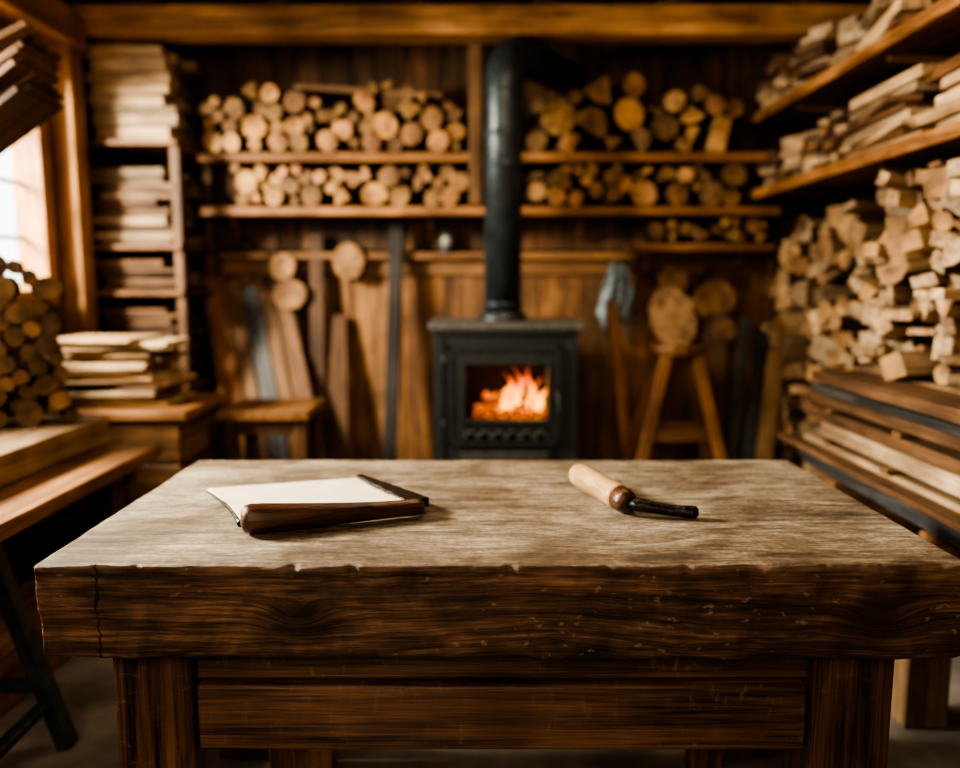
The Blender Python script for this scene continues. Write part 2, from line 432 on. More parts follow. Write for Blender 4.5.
# ------------------------------------------------------------------ back shelves + log piles
SH = [(-1.60, 1.72, 4.54, 2.10, 2.135), (-1.60, 1.72, 4.54, 1.80, 1.835), (.90, 1.72, 4.60, 1.60, 1.63)]
for x0, x1, y0, z0, z1 in SH:
    b = MB(); b.box(x0, x1, y0, YB-.02, z0, z1, 'x', 0, (1.1, 1.05, 1.0)); b.box(x0, x1, y0-.008, y0, z0-.015, z1, 'x', 0, (1.3, 1.2, 1.1))
    for x in (x0+.15, (x0+x1)/2-.35, (x0+x1)/2+.55, x1-.15):
        b.plank((x, YB-.03, z0-.13), (x, y0+.1, z0-.015), .03, .025, (0, 0, 1), 0, (.7, .7, .7))
    b.obj('wall_shelf', [M_SHELF], .004)

def heap_back(name, x0, x1, z0, top, rmin, rmax, split=0.15, y0=4.56, y1=4.86, extra=None):
    b = MB()
    for (x, z, r) in pack(x0, x1, z0, top, rmin, rmax):
        dy = R.uniform(-.05, .01)
        M = TR(x, (y0+y1)/2+dy, z, 0, 0, math.pi/2+R.uniform(-.12, .12))
        k = R.uniform(.28, 1.1); tn = (k*R.uniform(1.0, 1.15), k, k*R.uniform(.75, 1))
        if R.random() < split: b.split(r*.98, y1-y0, M, 2, 1, 0, tn)
        else: b.log(r*.985, y1-y0, M, 0, 1, 14, tn)
    if extra: extra(b)
    return b.obj(name, [M_BARK, M_END, M_PALE], .003)
def ex1(b):
    for i in range(4):
        b.plank((-1.0+R.uniform(-.05, .05), 4.60+i*.05, 2.50+.012*i), (-.26+R.uniform(-.05, .05), 4.60+i*.05, 2.45+.012*i), .09, .025, (0, 0, 1), 2, (.5, .4, .33))
heap_back('firewood_pile', -1.58, -.08, 2.137, lambda x: 2.48+.05*math.sin(x*9), .030, .076, .15, extra=ex1)
heap_back('firewood_pile', -1.42, -.04, 1.837, lambda x: 2.075, .028, .072, .2)
heap_back('firewood_pile', .27, 1.50, 2.137, lambda x: 2.58-.20*abs(x-.75)+.06*math.sin(x*11), .040, .11, .5)
heap_back('firewood_pile', .27, 1.50, 1.837, lambda x: 2.08, .033, .085, .45)
heap_back('firewood_pile', .98, 1.68, 1.632, lambda x: 1.78, .03, .055, .6, y0=4.62)

def stack(b, cx, cy, z0, z1, L, W, yaw, tmin, tmax, jl=.05, jw=.03, mats=(0,), lo=.7, hi=1.2, per=1, bend=.02):
    z = z0
    while z < z1:
        t = R.uniform(tmin, tmax)
        for k in range(per):
            w = W/per
            off = (k-(per-1)/2)*w
            ya = yaw+R.uniform(-bend, bend)
            dx, dy = R.uniform(-jl, jl), off+R.uniform(-jw, jw)
            X = cx+dx*math.cos(yaw)-dy*math.sin(yaw); Y = cy+dx*math.sin(yaw)+dy*math.cos(yaw)
            b.lbox(L*R.uniform(.88, 1.05), w*R.uniform(.75, .98), t*.93, TR(X, Y, z+t/2, R.uniform(-.01, .01), 0, ya), R.choice(mats), rt(lo, hi))
        z += t
    return z

# left shelf unit
b = MB()
for x in (-2.18, -1.67):
    for y in (4.30, 4.80): b.box(x, x+.05, y, y+.05, 0, 2.13, 'z', 0, (.6, .6, .6))
for z in (2.13, 1.58, 1.33, .8): b.box(-2.18, -1.62, 4.27, 4.86, z, z+.03, 'x', 0, (.9, .85, .8))
b.obj('shelf_unit', [M_SHELF], .004)
PB = [M_PALE, M_BROWN]
b = MB(); stack(b, -1.89, 4.56, 2.162, 2.63, .44, .46, 0, .035, .085, .04, .02, (0,), .55, 1.0, 3, .12); b.obj('offcut_stack', PB, .003)
b = MB(); stack(b, -1.90, 4.56, 1.612, 2.00, .42, .48, 0, .02, .055, .05, .02, (0, 1), .4, .9, 3, .12); b.obj('offcut_stack', PB, .003)
b = MB(); stack(b, -1.90, 4.56, 1.362, 1.52, .42, .48, 0, .02, .05, .05, .02, (0, 1, 1), .4, 1.0, 3, .12); b.obj('offcut_stack', PB, .003)
b = MB(); stack(b, -1.90, 4.56, .832, 1.25, .42, .48, 0, .02, .05, .05, .02, (1,), .4, .9, 2, .08); b.obj('offcut_stack', PB, .003)

# ------------------------------------------------------------------ left bench, slab, little logs
b = MB()
b.box(-2.14, -1.75, 1.2, 3.28, .70, .75, 'y', 0, (1.0, 1, 1)); b.box(-1.745, -1.3, 1.2, 3.12, .70, .75, 'y', 0, (1.0, 1.0, 1.0))
b.box(-2.1, -1.36, 1.5, 1.56, .62, .70, 'x', 0, (.7, .7, .7)); b.box(-2.1, -1.36, 2.95, 3.01, .62, .70, 'x', 0, (.7, .7, .7))
b.box(-1.47, -1.38, 2.85, 2.94, 0, .70, 'z', 0, (.6, .6, .6)); b.box(-2.1, -2.01, 2.85, 2.94, 0, .70, 'z', 0, (.6, .6, .6))
b.plank((-1.46, 2.2, .695), (-1.25, 2.2, 0.005), .05, .05, (0, 1, 0), 1); b.plank((-1.98, 2.2, .695), (-2.12, 2.2, 0.005), .05, .05, (0, 1, 0), 1)
b.plank((-1.30, 2.2, .20), (-2.08, 2.2, .20), .04, .03, (0, 1, 0), 1)
b.plank((-1.46, 1.3, .695), (-1.25, 1.3, 0.005), .05, .05, (0, 1, 0), 1); b.plank((-1.98, 1.3, .695), (-2.12, 1.3, 0.005), .05, .05, (0, 1, 0), 1)
b.plank((-1.31, 2.18, .14), (-1.31, 1.32, .14), .04, .03, (0, 0, 1), 1)
b.obj('side_workbench', [M_SHELF, M_STEEL], .005)
b = MB(); b.box(-2.12, -1.52, 1.9, 3.14, .752, .86, 'y', 0, (.50, .47, .44)); b.obj('timber_slab', [M_PALE], .008, 2)
b = MB(); yaw = .52
for (u, z, r) in pack(-.28, .25, .862, lambda x: 1.60 if x < -.02 else 1.54-.5*(x+.02), .026, .050):
    X = -1.84+u*math.cos(yaw); Y = 2.93+u*math.sin(yaw)
    b.log(r*.985, .20, TR(X+R.uniform(-.01, .01), Y+R.uniform(-.03, .03), z, 0, 0, math.pi/2+yaw+R.uniform(-.1, .1)), 0, 1, 12, rt(.3, .8), .09)
b.obj('small_log_stack', [M_BARK, M_END], .002)
b = MB(); stack(b, -1.80, 2.5, 0.002, .36, 1.1, .5, math.pi/2, .03, .06, .08, .03, (0, 1), .6, 1.3, 3, .04); b.obj('board_pile', [M_BROWN, M_SHELF], .003)

b = MB()
for i in range(9):
    a = i*.028
    b.plank((-2.16+a*.8, 2.9+R.uniform(-.03, .03), 1.63+a*1.2+.02*i), (-1.60+a*.5-i*.012, 2.95+R.uniform(-.05, .05), 2.07+a*.95+R.uniform(-.01, .01)), .26, .024, (-.6, 0, .8), 0, rt(.5, 1.1))
b.plank((-2.18, 2.9, 1.59), (-1.80, 2.9, 1.88), .05, .04, (-.6, 0, .8), 1)
b.obj('board_bundle', [M_BROWN, M_BEAM], .003)

b = MB()
b.box(-2.02, -1.29, 3.36, 3.98, .80, .84, 'x', 0, (1.1, 1.05, 1))
for k in range(4): b.box(-1.98, -1.33, 3.38, 3.41, .02+k*.195, .205+k*.195, 'x', 0, rt(.6, .9))
for k in range(4): b.box(-1.36, -1.33, 3.41, 3.95, .02+k*.195, .205+k*.195, 'y', 0, rt(.5, .8))
b.box(-2.0, -1.97, 3.41, 3.95, 0, .80, 'y', 0); b.box(-1.98, -1.33, 3.93, 3.96, 0, .80, 'x', 0)
b.obj('wooden_chest', [M_SHELF], .004)
b = MB(); stack(b, -1.69, 3.67, .842, 1.15, .46, .42, .1, .010, .024, .08, .03, (0, 0, 0, 0, 1), .8, 1.35, 1, .26); b.obj('thin_plank_stack', PB, .002)
b = MB()
b.box(-1.275, -.83, 3.70, 4.14, .74, .785, 'y', 0, (1.1, 1.05, 1)); b.box(-1.24, -.87, 3.74, 3.77, .66, .74, 'x', 0, (.7, .7, .7)); b.box(-1.24, -.87, 4.07, 4.10, .66, .74, 'x', 0, (.7, .7, .7))
for x in (-1.25, -.91):
    for y in (3.73, 4.05): b.box(x, x+.06, y, y+.06, 0, .74, 'z', 0, (.6, .6, .6))
b.obj('small_bench', [M_SHELF], .005)
b = MB()
for i, (x, m) in enumerate([(-1.50, 0), (-1.40, 0), (-1.31, 2), (-1.20, 0), (-1.08, 0)]):
    b.plank((x+.20, 4.30+.02*i, .005), (x-.14, 4.80, 1.44-.04*i), .13 if i != 2 else .17, .028, (0, -1, .3), m, rt(.8, 1.4) if i else (1.7, 1.5, 1.3))
b.obj('leaning_board', [M_BROWN, M_PALE, M_GREY], .004)

b = MB(); b.plank((-.99, 4.66, .005), (-1.0, 4.83, 1.70), .085, .03, (0, -1, .1), 0, (.5, .5, .55)); b.plank((-.86, 4.62, .005), (-.90, 4.84, 1.2), .14, .03, (0, -1, .1), 0, (.7, .65, .6)); b.obj('leaning_board', [M_BROWN], .004)
b = MB(); b.plank((-.56, 4.60, .005), (-.50, 4.78, 1.76), .085, .05, (0, -1, .1), 0, (.42, .36, .32)); b.obj('dark_timber_post', [M_GREY], .006)

def slices(name, lst, y1=YB-.014):
    b = MB()
    for (x, z, r, L) in lst:
        k = R.uniform(.45, .85); b.log(r, L, TR(x, y1-L/2, z, 0, 0, math.pi/2), 0, 1, 20, (k, k*.95, k*.9), .07)
    return b.obj(name, [M_BARK, M_END], .004)
slices('hanging_log_slices', [(-1.20, 1.50, .08, .12), (-1.15, 1.33, .095, .16), (-1.33, 1.28, .07, .10), (-.80, 1.53, .10, .12)])
slices('hanging_log_slices', [(1.17, 1.42, .09, .12), (1.42, 1.30, .12, .14), (1.47, 1.12, .08, .18)])
# small lantern on the ledge
b = MB(); lx, ly = -.20, 4.835
def ring(zs, mat): b.tube([(lx, ly, z) for z, r in zs], [r for z, r in zs], 20, mat)
ring([(1.586, .052), (1.590, .055), (1.612, .055), (1.620, .040)], 0)
ring([(1.620, .032), (1.640, .042), (1.665, .042), (1.690, .030)], 1)
ring([(1.690, .034), (1.696, .040), (1.710, .024), (1.725, .016), (1.730, .010)], 0)
b.tube([(lx+.055*math.cos(a), ly, 1.68+.075*math.sin(a)) for a in [math.pi*i/12 for i in range(13)]], [.003]*13, 6, 0, up=(0, 1, 0))
for sx in (-1, 1): b.tube([(lx+sx*.050, ly, 1.60), (lx+sx*.055, ly, 1.68)], [.004, .004], 6, 0)
b.obj('oil_lantern', [M_PIPE, M_GLASS])

# ------------------------------------------------------------------ stool with stump, cloth, leaning boards right
b = MB()
b.tube([(1.06, 4.15, 1.02), (1.06, 4.15, 1.03), (1.06, 4.15, 1.07), (1.06, 4.15, 1.08)], [.14, .15, .15, .14], 24, 0, (1, .95, .9), 0.9, (0, 1, 0))
for sx, sy in ((-1, -1), (1, -1), (-1, 1), (1, 1)):
    b.plank((1.06+sx*.08, 4.15+sy*.08, 1.02), (1.06+sx*.32, 4.15+sy*.20, 0.005), .055, .045, (0, 1, 0), 0, (1.1, 1.0, .9))
for z, k in ((.60, .20), (.30, .265)):
    b.plank((1.06-k, 4.03, z), (1.06+k, 4.03, z), .06, .03, (0, 1, 0), 0); b.plank((1.06-k, 4.27, z), (1.06+k, 4.27, z), .06, .03, (0, 1, 0), 0)
b.obj('wooden_stool', [M_SHELF], .004)
b = MB(); b.log(.135, .22, TR(1.03, 4.15, 1.225, 0, 0, math.pi/2-.25), 0, 1, 18, (.6, .6, .6), .15)
b.obj('tree_stump', [M_BARK, M_END], .006)

V = []; F = []; nx, nz = 22, 26
for j in range(nz+1):
    t = j/nz
    for i in range(nx+1):
        s_ = i/nx-.5
        w = .09+.12*min(1, t*2.2)*(1-.35*max(0, t-.6))
        x = .83+s_*w+.02*math.sin(t*4); y = 4.80-.035*math.sin(s_*20+t*2)*min(1, t*3+.2)-.03
        V.append((x, y, 1.52-.40*t-.05*math.cos(s_*9+1)*t-.04*math.sin(s_*17)*t))
for j in range(nz):
    for i in range(nx):
        a = j*(nx+1)+i; F.append((a, a+1, a+nx+2, a+nx+1))
b = MB(); b.add(V, F, None, 0, (1, 1, 1), (0, 0, 0), True)
b.tube([(.83, 4.888, 1.51), (.83, 4.74, 1.53)], [.012, .012], 10, 1)
o = b.obj('hanging_cloth', [M_CLOTH, M_SHELF]); sd = o.modifiers.new('solid', 'SOLIDIFY'); sd.thickness = .006
b = MB(); b.plank((.92, 4.45, .005), (.78, 4.66, 1.30), .07, .035, (0, -1, .1), 0, (1.1, .95, .8)); b.obj('leaning_board', [M_SHELF], .004)
b = MB(); b.plank((1.36, 4.42, .005), (1.46, 4.84, 1.50), .14, .03, (0, -1, .2), 0, (.6, .6, .6)); b.plank((1.36, 4.22, .005), (1.56, 4.55, 1.20), .07, .03, (0, -1, .2), 1, (.8, .75, .7))
b.plank((1.43, 4.15, .005), (1.63, 4.48, 1.12), .07, .03, (0, -1, .2), 1, (.6, .6, .6)); b.plank((1.47, 4.02, .005), (1.67, 4.36, 1.02), .09, .03, (0, -1, .2), 2, (.75, .68, .6))
b.obj('leaning_board', [M_BROWN, M_GREY, M_PALE], .004)

# ------------------------------------------------------------------ right side: shelves, piles
for z in (1.93, 2.36):
    b = MB(); b.box(1.60, 2.18, 1.2, 4.75, z-.035, z, 'y', 0, (1.1, 1.05, 1.0)); b.box(1.575, 1.60, 1.2, 4.75, z-.05, z+.003, 'y', 0, (1.6, 1.5, 1.35))
    for y in (1.5, 2.4, 3.3, 4.2): b.plank((2.18, y, z-.10), (1.66, y, z-.045), .04, .03, (0, 1, 0), 0, (.7, .7, .7))
    b.obj('side_shelf', [M_SHELF], .004)
def shelf_lumber(name, z, h):
    b = MB(); y = 1.7
    while y < 4.55:
        if y < 3.3:
            w = R.uniform(.50, .75)
            for xx in (1.72, 1.85, 1.96):
                hh = h*R.uniform(.45, .98)
                stack(b, xx, y+w/2, z, z+hh-.04, w, .14, math.pi/2+(R.uniform(-.36, .12) if xx < 1.9 else R.uniform(-.12, .08)), .022, .055, .10, .01, (0, 0, 0, 1), .6, 1.3, 1, .12)
        else:
            w = R.uniform(.22, .4); hh = h*R.uniform(.5, .9)
            stack(b, 1.85, y+w/2, z, z+hh-.03, .42, w, R.uniform(-.1, .4), .02, .05, .05, .02, (0, 0, 1), .5, 1.15, R.choice((1, 2, 3)), .15)
        y += w+.02
    return b.obj(name, PB, .003)
shelf_lumber('lumber_pile', 1.935, .36)
shelf_lumber('lumber_pile', 2.365, .36)

def heap_side(b, y0, y1, z0, top, rmin, rmax, x0, L, yaw0, yaw1, psp=.8, pl=.5, lo=.5, hi=1.3):
    for (y, z, r) in pack(y0, y1, z0, top, rmin, rmax):
        l = L*R.uniform(.8, 1.1)
        M = TR(x0+L/2+R.uniform(-.09, .05), y, z, R.uniform(-.1, .1), R.uniform(-.12, .12), R.uniform(yaw0, yaw1))
        if R.random() < psp: b.split(r*1.08, l, M, 2, 1 if R.random() < .4 else 2, 0, rt(lo, hi), pl)
        else: b.log(r*.98, l, M, 0, 1, 12, rt(.6, 1.1))
b = MB(); heap_side(b, 3.62, 4.78, 0.0, lambda y: 1.78-.10*abs(y-4)+.05*math.sin(y*13), .03, .085, 1.76, .36, -.1, .7, .85, .55)
b.obj('split_firewood_stack', [M_BARK, M_END, M_PALE], .003)
b = MB(); heap_side(b, 2.05, 3.60, 1.03, lambda y: 1.83+.03*math.sin(y*9), .022, .062, 1.66, .40, .1, .95, .95, .75, .38, 1.2)
for i in range(16):
    y = R.uniform(2.2, 3.3); z = R.uniform(1.06, 1.45); a = R.uniform(.5, 1.2)
    b.plank((1.60+R.uniform(-.02, .04), y, z), (1.60+.34*math.cos(a), y+.4*math.sin(a), z+R.uniform(-.02, .05)), R.uniform(.06, .12), R.uniform(.02, .04), (0, 0, 1), 2, rt(.6, 1.2))
b.obj('split_firewood_stack', [M_BARK, M_END, M_PALE], .003)

b = MB()
z = .62; layer = 0
def gt(a, c):
    k = R.uniform(a, c); w = R.uniform(0, .10); return (k*(1-w*.5), k*(1-w*.2), k*(1+w*.3))
while z < .99:
    t = R.choice((.022, .03, .045, .06))
    x = 1.38+R.uniform(-.05, .08)
    while x < 2.10:
        w = min(R.uniform(.14, .26), 2.15-x)
        m = 1 if R.random() < .25 else (2 if R.random() < .18 else 0)
        b.lbox(R.uniform(1.6, 1.95), w*.97, t*.95, TR(x+w/2, 2.45+R.uniform(-.1, .1), z+t/2, 0, 0, math.pi/2+R.uniform(-.02, .02)), m, gt(.4, .9)); x += w
    z += t
    if layer % 2 == 0 and z < .95:
        for y in (1.65, 2.1, 2.6, 3.1): b.box(1.43+R.uniform(-.06, .02), 2.13, y, y+.05, z+.0005, z+.021, 'x', 1, rt(.5, .9))
        z += .022
    layer += 1
b.obj('lumber_stack', [M_PALE, M_BROWN, M_GREY], .003)
b = MB()
for y in (1.75, 2.3, 3.0):
    b.box(1.40, 2.1, y, y+.10, .50, .618, 'x', 0, rt(.8, 1.1))
    b.box(1.34, 1.48, y, y+.14, 0, .50, 'z', 1, (.5, .45, .41)); b.box(1.95, 2.09, y, y+.14, 0, .50, 'z', 0)
b.obj('trestle_support', [M_SHELF, M_PALE], .005)

# ------------------------------------------------------------------ stove
b = MB(); CX = .133
def sb(x0, x1, y0, y1, z0, z1, m=0): b.box(x0, x1, y0, y1, z0, z1, 'x', m, (1, 1, 1))
X0, X1 = -.235, .50
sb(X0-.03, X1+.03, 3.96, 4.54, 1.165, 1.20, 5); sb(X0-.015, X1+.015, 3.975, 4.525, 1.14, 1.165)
sb(X0, X0+.03, 4.0, 4.5, .24, 1.14); sb(X1-.03, X1, 4.0, 4.5, .24, 1.14)
sb(X0+.03, X1-.03, 4.47, 4.5, .24, 1.14); sb(X0, X1, 4.0, 4.5, .22, .24)
sb(X0-.02, X1+.02, 3.97, 4.52, .19, .22)
sb(X0+.03, -.17, 4.0, 4.03, .24, 1.14); sb(.42, X1-.03, 4.0, 4.03, .24, 1.14)
sb(-.17, .42, 4.0, 4.03, 1.08, 1.14); sb(-.17, .42, 4.0, 4.03, .24, .56)
sb(X0-.005, X0+.04, 3.985, 4.0, .26, 1.12); sb(X1-.04, X1+.005, 3.985, 4.0, .26, 1.12)
dx0, dx1, dz0, dz1 = -.165, .412, .565, 1.078
gx0, gx1, gz0, gz1 = -.078, .345, .70, .985
sb(dx0, gx0, 3.965, 4.02, dz0, dz1); sb(gx1, dx1, 3.965, 4.02, dz0, dz1)
sb(gx0, gx1, 3.965, 4.02, gz1, dz1); sb(gx0, gx1, 3.965, 4.02, dz0, gz0)
for (a, c, e, f) in ((gx0-.022, gx0, gz0-.02, gz1+.02), (gx1, gx1+.022, gz0-.02, gz1+.02)): sb(a, c, 3.95, 3.965, e, f)
sb(gx0, gx1, 3.95, 3.965, gz1, gz1+.02); sb(gx0, gx1, 3.95, 3.965, gz0-.02, gz0)
sb(dx0, dx0+.02, 3.952, 3.965, dz0, dz1); sb(dx1-.02, dx1, 3.952, 3.965, dz0, dz1); sb(dx0, dx1, 3.952, 3.965, dz1-.02, dz1); sb(dx0, dx1, 3.952, 3.965, dz0, dz0+.015)
sb(gx0-.01, gx1+.01, 3.956, 3.965, .585, .66, 2)
for k in range(6):
    cx = gx0+.03+k*(gx1-gx0-.06)/5
    pts = [(cx+.030*math.cos(a), 3.948, .60+.042*math.sin(a)) for a in [math.pi*i/8 for i in range(9)]]
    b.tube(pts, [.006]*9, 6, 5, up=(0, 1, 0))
sb(-.12, .37, 3.975, 4.0, .42, .535)
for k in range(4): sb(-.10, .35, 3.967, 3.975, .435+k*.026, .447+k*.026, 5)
sb(.06, .19, 3.95, 3.967, .30, .33); sb(-.12, .37, 3.98, 4.0, .27, .39)
for z in (.66, 1.0): b.tube([(-.185, 3.975, z-.03), (-.185, 3.975, z+.03)], [.012, .012], 10, 0)
b.tube([(.39, 3.96, .84), (.39, 3.92, .84), (.40, 3.91, .83), (.405, 3.90, .76), (.41, 3.90, .72)], [.009, .009, .010, .010, .008], 10, 0, up=(1, 0, 0))
sb(-.17, .42, 4.40, 4.42, .56, 1.10, 1); sb(-.16, -.14, 4.03, 4.40, .56, 1.10, 1); sb(.39, .41, 4.03, 4.40, .56, 1.10, 1)
sb(-.14, .39, 4.03, 4.40, .64, .66, 1); sb(-.14, .39, 4.03, 4.40, 1.08, 1.10, 1)
b.tube([(.124, 4.25, 1.20), (.124, 4.25, 1.21), (.124, 4.25, 1.245), (.124, 4.25, 1.25)], [.135, .135, .115, .11], 32, 0)
for x in (X0+.06, X1-.06):
    for y in (4.05, 4.45): b.tube([(x, y, .195), (x, y, .12), (x, y, .03), (x, y, 0.002)], [.035, .022, .02, .035], 14, 0)
for (x, y, z, ry, rz) in ((.12, 4.2, .70, .05, .1), (.2, 4.3, .705, -.05, -.2), (.16, 4.22, .765, .12, .35), (.27, 4.16, .70, 0, .5)):
    b.log(.038, .30, TR(x, y, z, 0, ry, rz), 3, 3, 10)
def flame(x, y, z, h, r, lean):
    n = 12; P = []; RR = []; gx = []
    ph = R.random()*6
    for i in range(n+1):
        t = i/n
        P.append((x+lean*t*t+.024*math.sin(t*6+ph)*t, y+.012*math.sin(t*5+ph*2)*t, z+h*t))
        RR.append(max(.0015, r*math.sin(math.pi*min(1, .28+t*.80))*(1-t*.45))); gx.append(h*t*1.05)
    b.tube(P, RR, 12, 4, (1, 1, 1), 1, (0, 1, 0), gx, (0, R.random(), 0))
for i in range(15):
    x = R.uniform(.10, .33); c = 1-abs(x-.25)/.17
    flame(x, R.uniform(4.12, 4.30), .70+R.uniform(0, .06), R.uniform(.05, .09)+.20*max(0, c)*R.uniform(.4, 1), R.uniform(.010, .024), R.uniform(-.03, .06))
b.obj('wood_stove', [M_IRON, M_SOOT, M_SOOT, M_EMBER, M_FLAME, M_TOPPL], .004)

b = MB(); pr = .100; up = (.85, -.55, 0)
pts = [(.124, 4.25, 1.25), (.124, 4.25, 2.42)]; rad = [pr, pr]
for i in range(1, 9):
    a = i/8*math.pi/2; q = .20
    d = q*(1-math.cos(a)); pts.append((.124+d*.543, 4.25+d*.84, 2.42+q*math.sin(a))); rad.append(pr)
pts.append((.124+.64*.543/.84, 4.25+.64, 2.62)); rad.append(pr)
b.tube(pts, rad, 32, 0, up=up)
for z in (1.285, 2.02, 2.18, 2.40): b.tube([(.124, 4.25, z-.015), (.124, 4.25, z-.01), (.124, 4.25, z+.01), (.124, 4.25, z+.015)], [pr, pr+.008, pr+.008, pr], 32, 0)
b.obj('stove_pipe', [M_PIPE])

# ------------------------------------------------------------------ main table
tb = bpy.data.objects.new('rustic_workbench', None); sc.collection.objects.link(tb)
TX0, TX1, TY0, TY1, TZ0, TZ1 = -.873, .960, 1.455, 2.365, .668, .855
nx, ny, nz = 300, 96, 34
idx = {}; V = []; F = []
def vid(i, j, k):
    key = (i, j, k)
    if key not in idx: idx[key] = len(V); V.append(key)
    return idx[key]
for i in range(nx):
    for j in range(ny):
        F.append((vid(i, j, nz), vid(i+1, j, nz), vid(i+1, j+1, nz), vid(i, j+1, nz)))
        F.append((vid(i, j, 0), vid(i, j+1, 0), vid(i+1, j+1, 0), vid(i+1, j, 0)))
    for k in range(nz):
        F.append((vid(i, 0, k), vid(i+1, 0, k), vid(i+1, 0, k+1), vid(i, 0, k+1)))
        F.append((vid(i, ny, k), vid(i, ny, k+1), vid(i+1, ny, k+1), vid(i+1, ny, k)))
for j in range(ny):
    for k in range(nz):
        F.append((vid(0, j, k), vid(0, j, k+1), vid(0, j+1, k+1), vid(0, j+1, k)))
        F.append((vid(nx, j, k), vid(nx, j+1, k), vid(nx, j+1, k+1), vid(nx, j, k+1)))
def ease(t): return t - 0.12*math.sin(2*math.pi*t)
nf = noise.noise
W = []
for (i, j, k) in V:
    x = TX0+(TX1-TX0)*(i/nx-.04*math.sin(2*math.pi*i/nx)); y = TY0+(TY1-TY0)*ease(j/ny); t = ease(k/nz); z = TZ0+(TZ1-TZ0)*t
    r = .007+.005*nf(Vector((x*4, y*4, t*3)))+.004*nf(Vector((x*17, y*17, 2)))
    if t < .5: r += .010+.01*nf(Vector((x*3, 5, 0)))
    r = max(r, .003)
    p = Vector((x, y, z))
    q = Vector((min(max(x, TX0+r), TX1-r), min(max(y, TY0+r), TY1-r), min(max(z, TZ0+r), TZ1-r)))
    d = p-q
    if d.length > 1e-7: p = q+d.normalized()*r
    low = (1-t)
    p.z += low*(-.010+.012*nf(Vector((x*2.2, 0, 7)))+.006*nf(Vector((x*9, 0, 3))))
    if x < -.70: p.z += low*.006*(1-(x-TX0)/.165)
    fr = max(0, 1-(y-TY0)/.09)
    if fr > 0:
        p.y += fr*(.007*nf(Vector((x*3, 0, z*8)))+.004*nf(Vector((x*8, 3, z*55))))
        ch = nf(Vector((x*16, 9, z*30)))
        if ch > .2: p.y += fr*.007*(ch-.2)*2
        ch = nf(Vector((x*26, 4, 1)))
        fe = max(0, 1-(y-TY0)/.014)
        if t > .9 and ch > .25: p.y += .022*(ch-.25)*fe; p.z -= .014*(ch-.25)*fe
    if x < TX0+.1: p.x += .007*nf(Vector((2, y*6, z*12)))
    if x > TX1-.1: p.x += .007*nf(Vector((2, y*6, z*12)))
    p.z += .0012*nf(Vector((x*3, y*8, 1)))*t
    W.append(p)
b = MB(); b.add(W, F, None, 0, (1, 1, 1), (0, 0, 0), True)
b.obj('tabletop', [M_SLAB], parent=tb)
b = MB()
for (x0, x1) in ((-.775, -.610), (.705, .875)): b.box(x0, x1, 1.545, 1.70, 0, .672, 'z', 0, (1.15, 1.1, 1.05))
for (x0, x1) in ((-.775, -.615), (.71, .875)): b.box(x0, x1, 2.14, 2.29, 0, .672, 'z', 0, (1.3, 1.25, 1.2))
b.obj('legs', [M_DARKW], .008, 2, tb)
b = MB()
b.box(-.612, .707, 1.580, 1.64, .552, .674, 'x', 0, (.8, .8, .8))
b.box(-.606, .701, 1.560, 1.63, .400, .548, 'x', 0, (1.15, 1.1, 1.05))
b.box(-.612, .707, 2.18, 2.24, .45, .674, 'x', 0, (.8, .8, .8))
b.box(-.74, -.68, 1.70, 2.14, .45, .674, 'y', 0, (.8,)*3); b.box(.78, .84, 1.70, 2.14, .45, .674, 'y', 0, (.8,)*3)
b.obj('aprons', [M_DARKW], .007, 2, tb)
b = MB()
b.box(-.60, -.42, 2.05, 2.13, .0, .42, 'z', 0, (2.2, 2.0, 1.8)); b.box(.60, .69, 2.05, 2.13, 0, .42, 'z', 0, (2.2, 2.0, 1.8))
b.obj('rear_struts', [M_DARKW], .008, 2, tb)

# ------------------------------------------------------------------ cleaver
TZ = .856
b = MB()
A = Vector((-.716, 1.985, TZ+.010)); B = Vector((-.318, 2.105, TZ+.010)); C = Vector((-.165, 1.815, TZ+.030)); D = Vector((-.530, 1.665, TZ+.030))
n = 16; V = []; F = []
for top in (0, 1):
    for j in range(n+1):
        for i in range(n+1):
            u, v_ = i/n, j/n
            p = (A*(1-u)+B*u)*(1-v_)+(D*(1-u)+C*u)*v_
            p = p + Vector((.012*math.sin(math.pi*v_)*(1-u), 0, -.004*math.sin(math.pi*v_)))
            V.append(p - Vector((0, 0, .006))*(1-top))
k = (n+1)**2
for j in range(n):
    for i in range(n):
        a = j*(n+1)+i; F.append((k+a, k+a+n+1, k+a+n+2, k+a+1)); F.append((a, a+1, a+n+2, a+n+1))
def side(a, c): F.append((a, c, k+c, k+a))
for i in range(n):
    side(i+1, i); side(n*(n+1)+i, n*(n+1)+i+1); side(i*(n+1), (i+1)*(n+1)); side((i+1)*(n+1)+n, i*(n+1)+n)
b.add(V, F, None, 0, (1, 1, 1))
lp = [A*(1-t)+D*t+Vector((.012*math.sin(math.pi*t), 0, 0)) for t in [i/12 for i in range(13)]]
b.tube([p+Vector((.002, 0, -.007-.007*i/12)) for i, p in enumerate(lp)], [.0035+.006*i/12 for i in range(13)], 8, 1)
s0, s1 = Vector((-.330, 2.105, TZ+.013)), Vector((-.142, 1.800, TZ+.024))
dirv = (s1-s0).normalized(); nr = Vector((-dirv.y, dirv.x, 0))
V = []; F = []; ns = 20
for i in range(ns+1):
    t = i/ns; c = s0*(1-t)+s1*t; w0 = .004+.020*t+.005*nf(Vector((t*8, 1, 1))); w1 = .014+.020*t+.005*nf(Vector((t*9, 3, 1)))
    h = .006+.005*t
    V += [c-nr*w1+Vector((0, 0, -h)), c-nr*w1+Vector((0, 0, h)), c+nr*w0+Vector((0, 0, h)), c+nr*w0+Vector((0, 0, -h))]
for i in range(ns):
    for q in range(4): F.append((i*4+q, i*4+(q+1) % 4, (i+1)*4+(q+1) % 4, (i+1)*4+q))
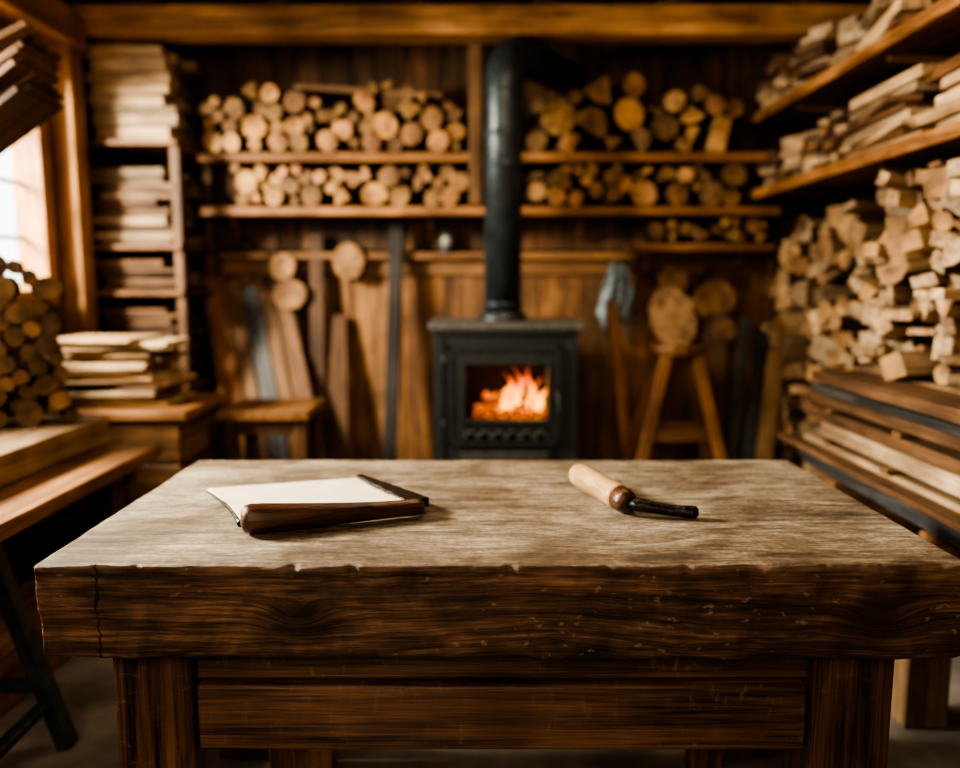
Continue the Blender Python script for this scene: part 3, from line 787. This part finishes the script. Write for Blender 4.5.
F += [(3, 2, 1, 0), tuple(ns*4+q for q in range(4))]
b.add(V, F, None, 1, (1, 1, 1))
h0, h1 = Vector((-.522, 1.642, TZ+.034)), Vector((-.134, 1.780, TZ+.0215))
prof = [(0, .012), (.006, .022), (.02, .029), (.05, .0325), (.12, .0325), (.25, .030), (.42, .0265), (.6, .023), (.75, .0205), (.87, .0195), (.95, .020), (.985, .0185), (1, .012)]
b.tube([h0.lerp(h1, t)+Vector((0, -.010*math.sin(math.pi*t), 0)) for t, r in prof], [r for t, r in prof], 24, 2, (1.3, 1.2, 1.1), 1.0)
b.obj('cleaver', [M_BLADE, M_FORGED, M_HDARK], .0012, 1)

# ------------------------------------------------------------------ hand tool with tan handle
b = MB()
a0, a1 = Vector((.262, 2.055, TZ+.034)), Vector((.352, 1.775, TZ+.030))
prof = [(0, .010), (.01, .020), (.03, .027), (.08, .0315), (.2, .033), (.4, .0315), (.6, .031), (.78, .032), (.84, .030)]
b.tube([a0.lerp(a1, t) for t, r in prof], [r for t, r in prof], 28, 0, (1.1, 1.1, 1.1))
prof = [(.83, .029), (.845, .031), (.93, .029), (.99, .024), (1.0, .016)]
b.tube([a0.lerp(a1, t) for t, r in prof], [r for t, r in prof], 28, 1, (1.2, 1.1, 1))
tip = [(Vector((.350, 1.790, TZ+.030)), .020), (Vector((.375, 1.775, TZ+.027)), .0185), (Vector((.41, 1.768, TZ+.022)), .0160), (Vector((.445, 1.762, TZ+.018)), .0155),
       (Vector((.475, 1.757, TZ+.0165)), .0165), (Vector((.492, 1.753, TZ+.0165)), .0175), (Vector((.502, 1.751, TZ+.0165)), .0160), (Vector((.507, 1.750, TZ+.0165)), .009)]
b.tube([p for p, r in tip], [r for p, r in tip], 16, 2, (1, 1, 1), .85)
b.obj('carving_chisel', [M_HTAN, M_HDARK, M_FORGED])

# ------------------------------------------------------------------ lights
def area(name, loc, target, sx, sy, power, col):
    l = bpy.data.lights.new(name, 'AREA'); l.shape = 'RECTANGLE'; l.size = sx; l.size_y = sy; l.energy = power; l.color = col
    o = bpy.data.objects.new(name, l); sc.collection.objects.link(o); o.location = loc
    o.rotation_euler = (Vector(target)-Vector(loc)).to_track_quat('-Z', 'Y').to_euler(); return o
area('window_daylight', (-3.1, 2.45, 2.38), (0, 2.1, .9), .8, .6, 560, (1, .87, .67))
area('ceiling_fill', (.3, 2.9, 2.80), (.3, 2.9, 0), .9, .4, 24, (1, .74, .46))  # added overhead fill light, no lamp hangs here
area('front_fill', (-.6, -.9, 2.2), (.2, 3.5, .9), 1.2, .9, 46, (1, .76, .50))  # added fill from behind the camera, not a lamp of the room
l = bpy.data.lights.new('fire_glow', 'POINT'); l.energy = 6; l.color = (1, .36, .08); l.shadow_soft_size = .06
o = bpy.data.objects.new('fire_glow', l); sc.collection.objects.link(o); o.location = (.2, 4.06, .88)

w = bpy.data.worlds.new('world'); sc.world = w; w.use_nodes = True
bg = w.node_tree.nodes['Background']; bg.inputs[0].default_value = (.88, .95, .90, 1); bg.inputs[1].default_value = 3.6

# ------------------------------------------------------------------ camera
cam = bpy.data.cameras.new('camera'); co = bpy.data.objects.new('camera', cam); sc.collection.objects.link(co); sc.camera = co
cam.sensor_width = 36; cam.lens = 29.14; co.location = (0, 0, 1.4)
co.rotation_euler = (math.radians(90-7.4), 0, 0)
cam.clip_start = .05
cam.dof.use_dof = True; cam.dof.focus_distance = 1.66; cam.dof.aperture_fstop = 1.0
sc.view_settings.view_transform = 'AgX'; sc.view_settings.look = 'AgX - High Contrast'; sc.view_settings.exposure = .05
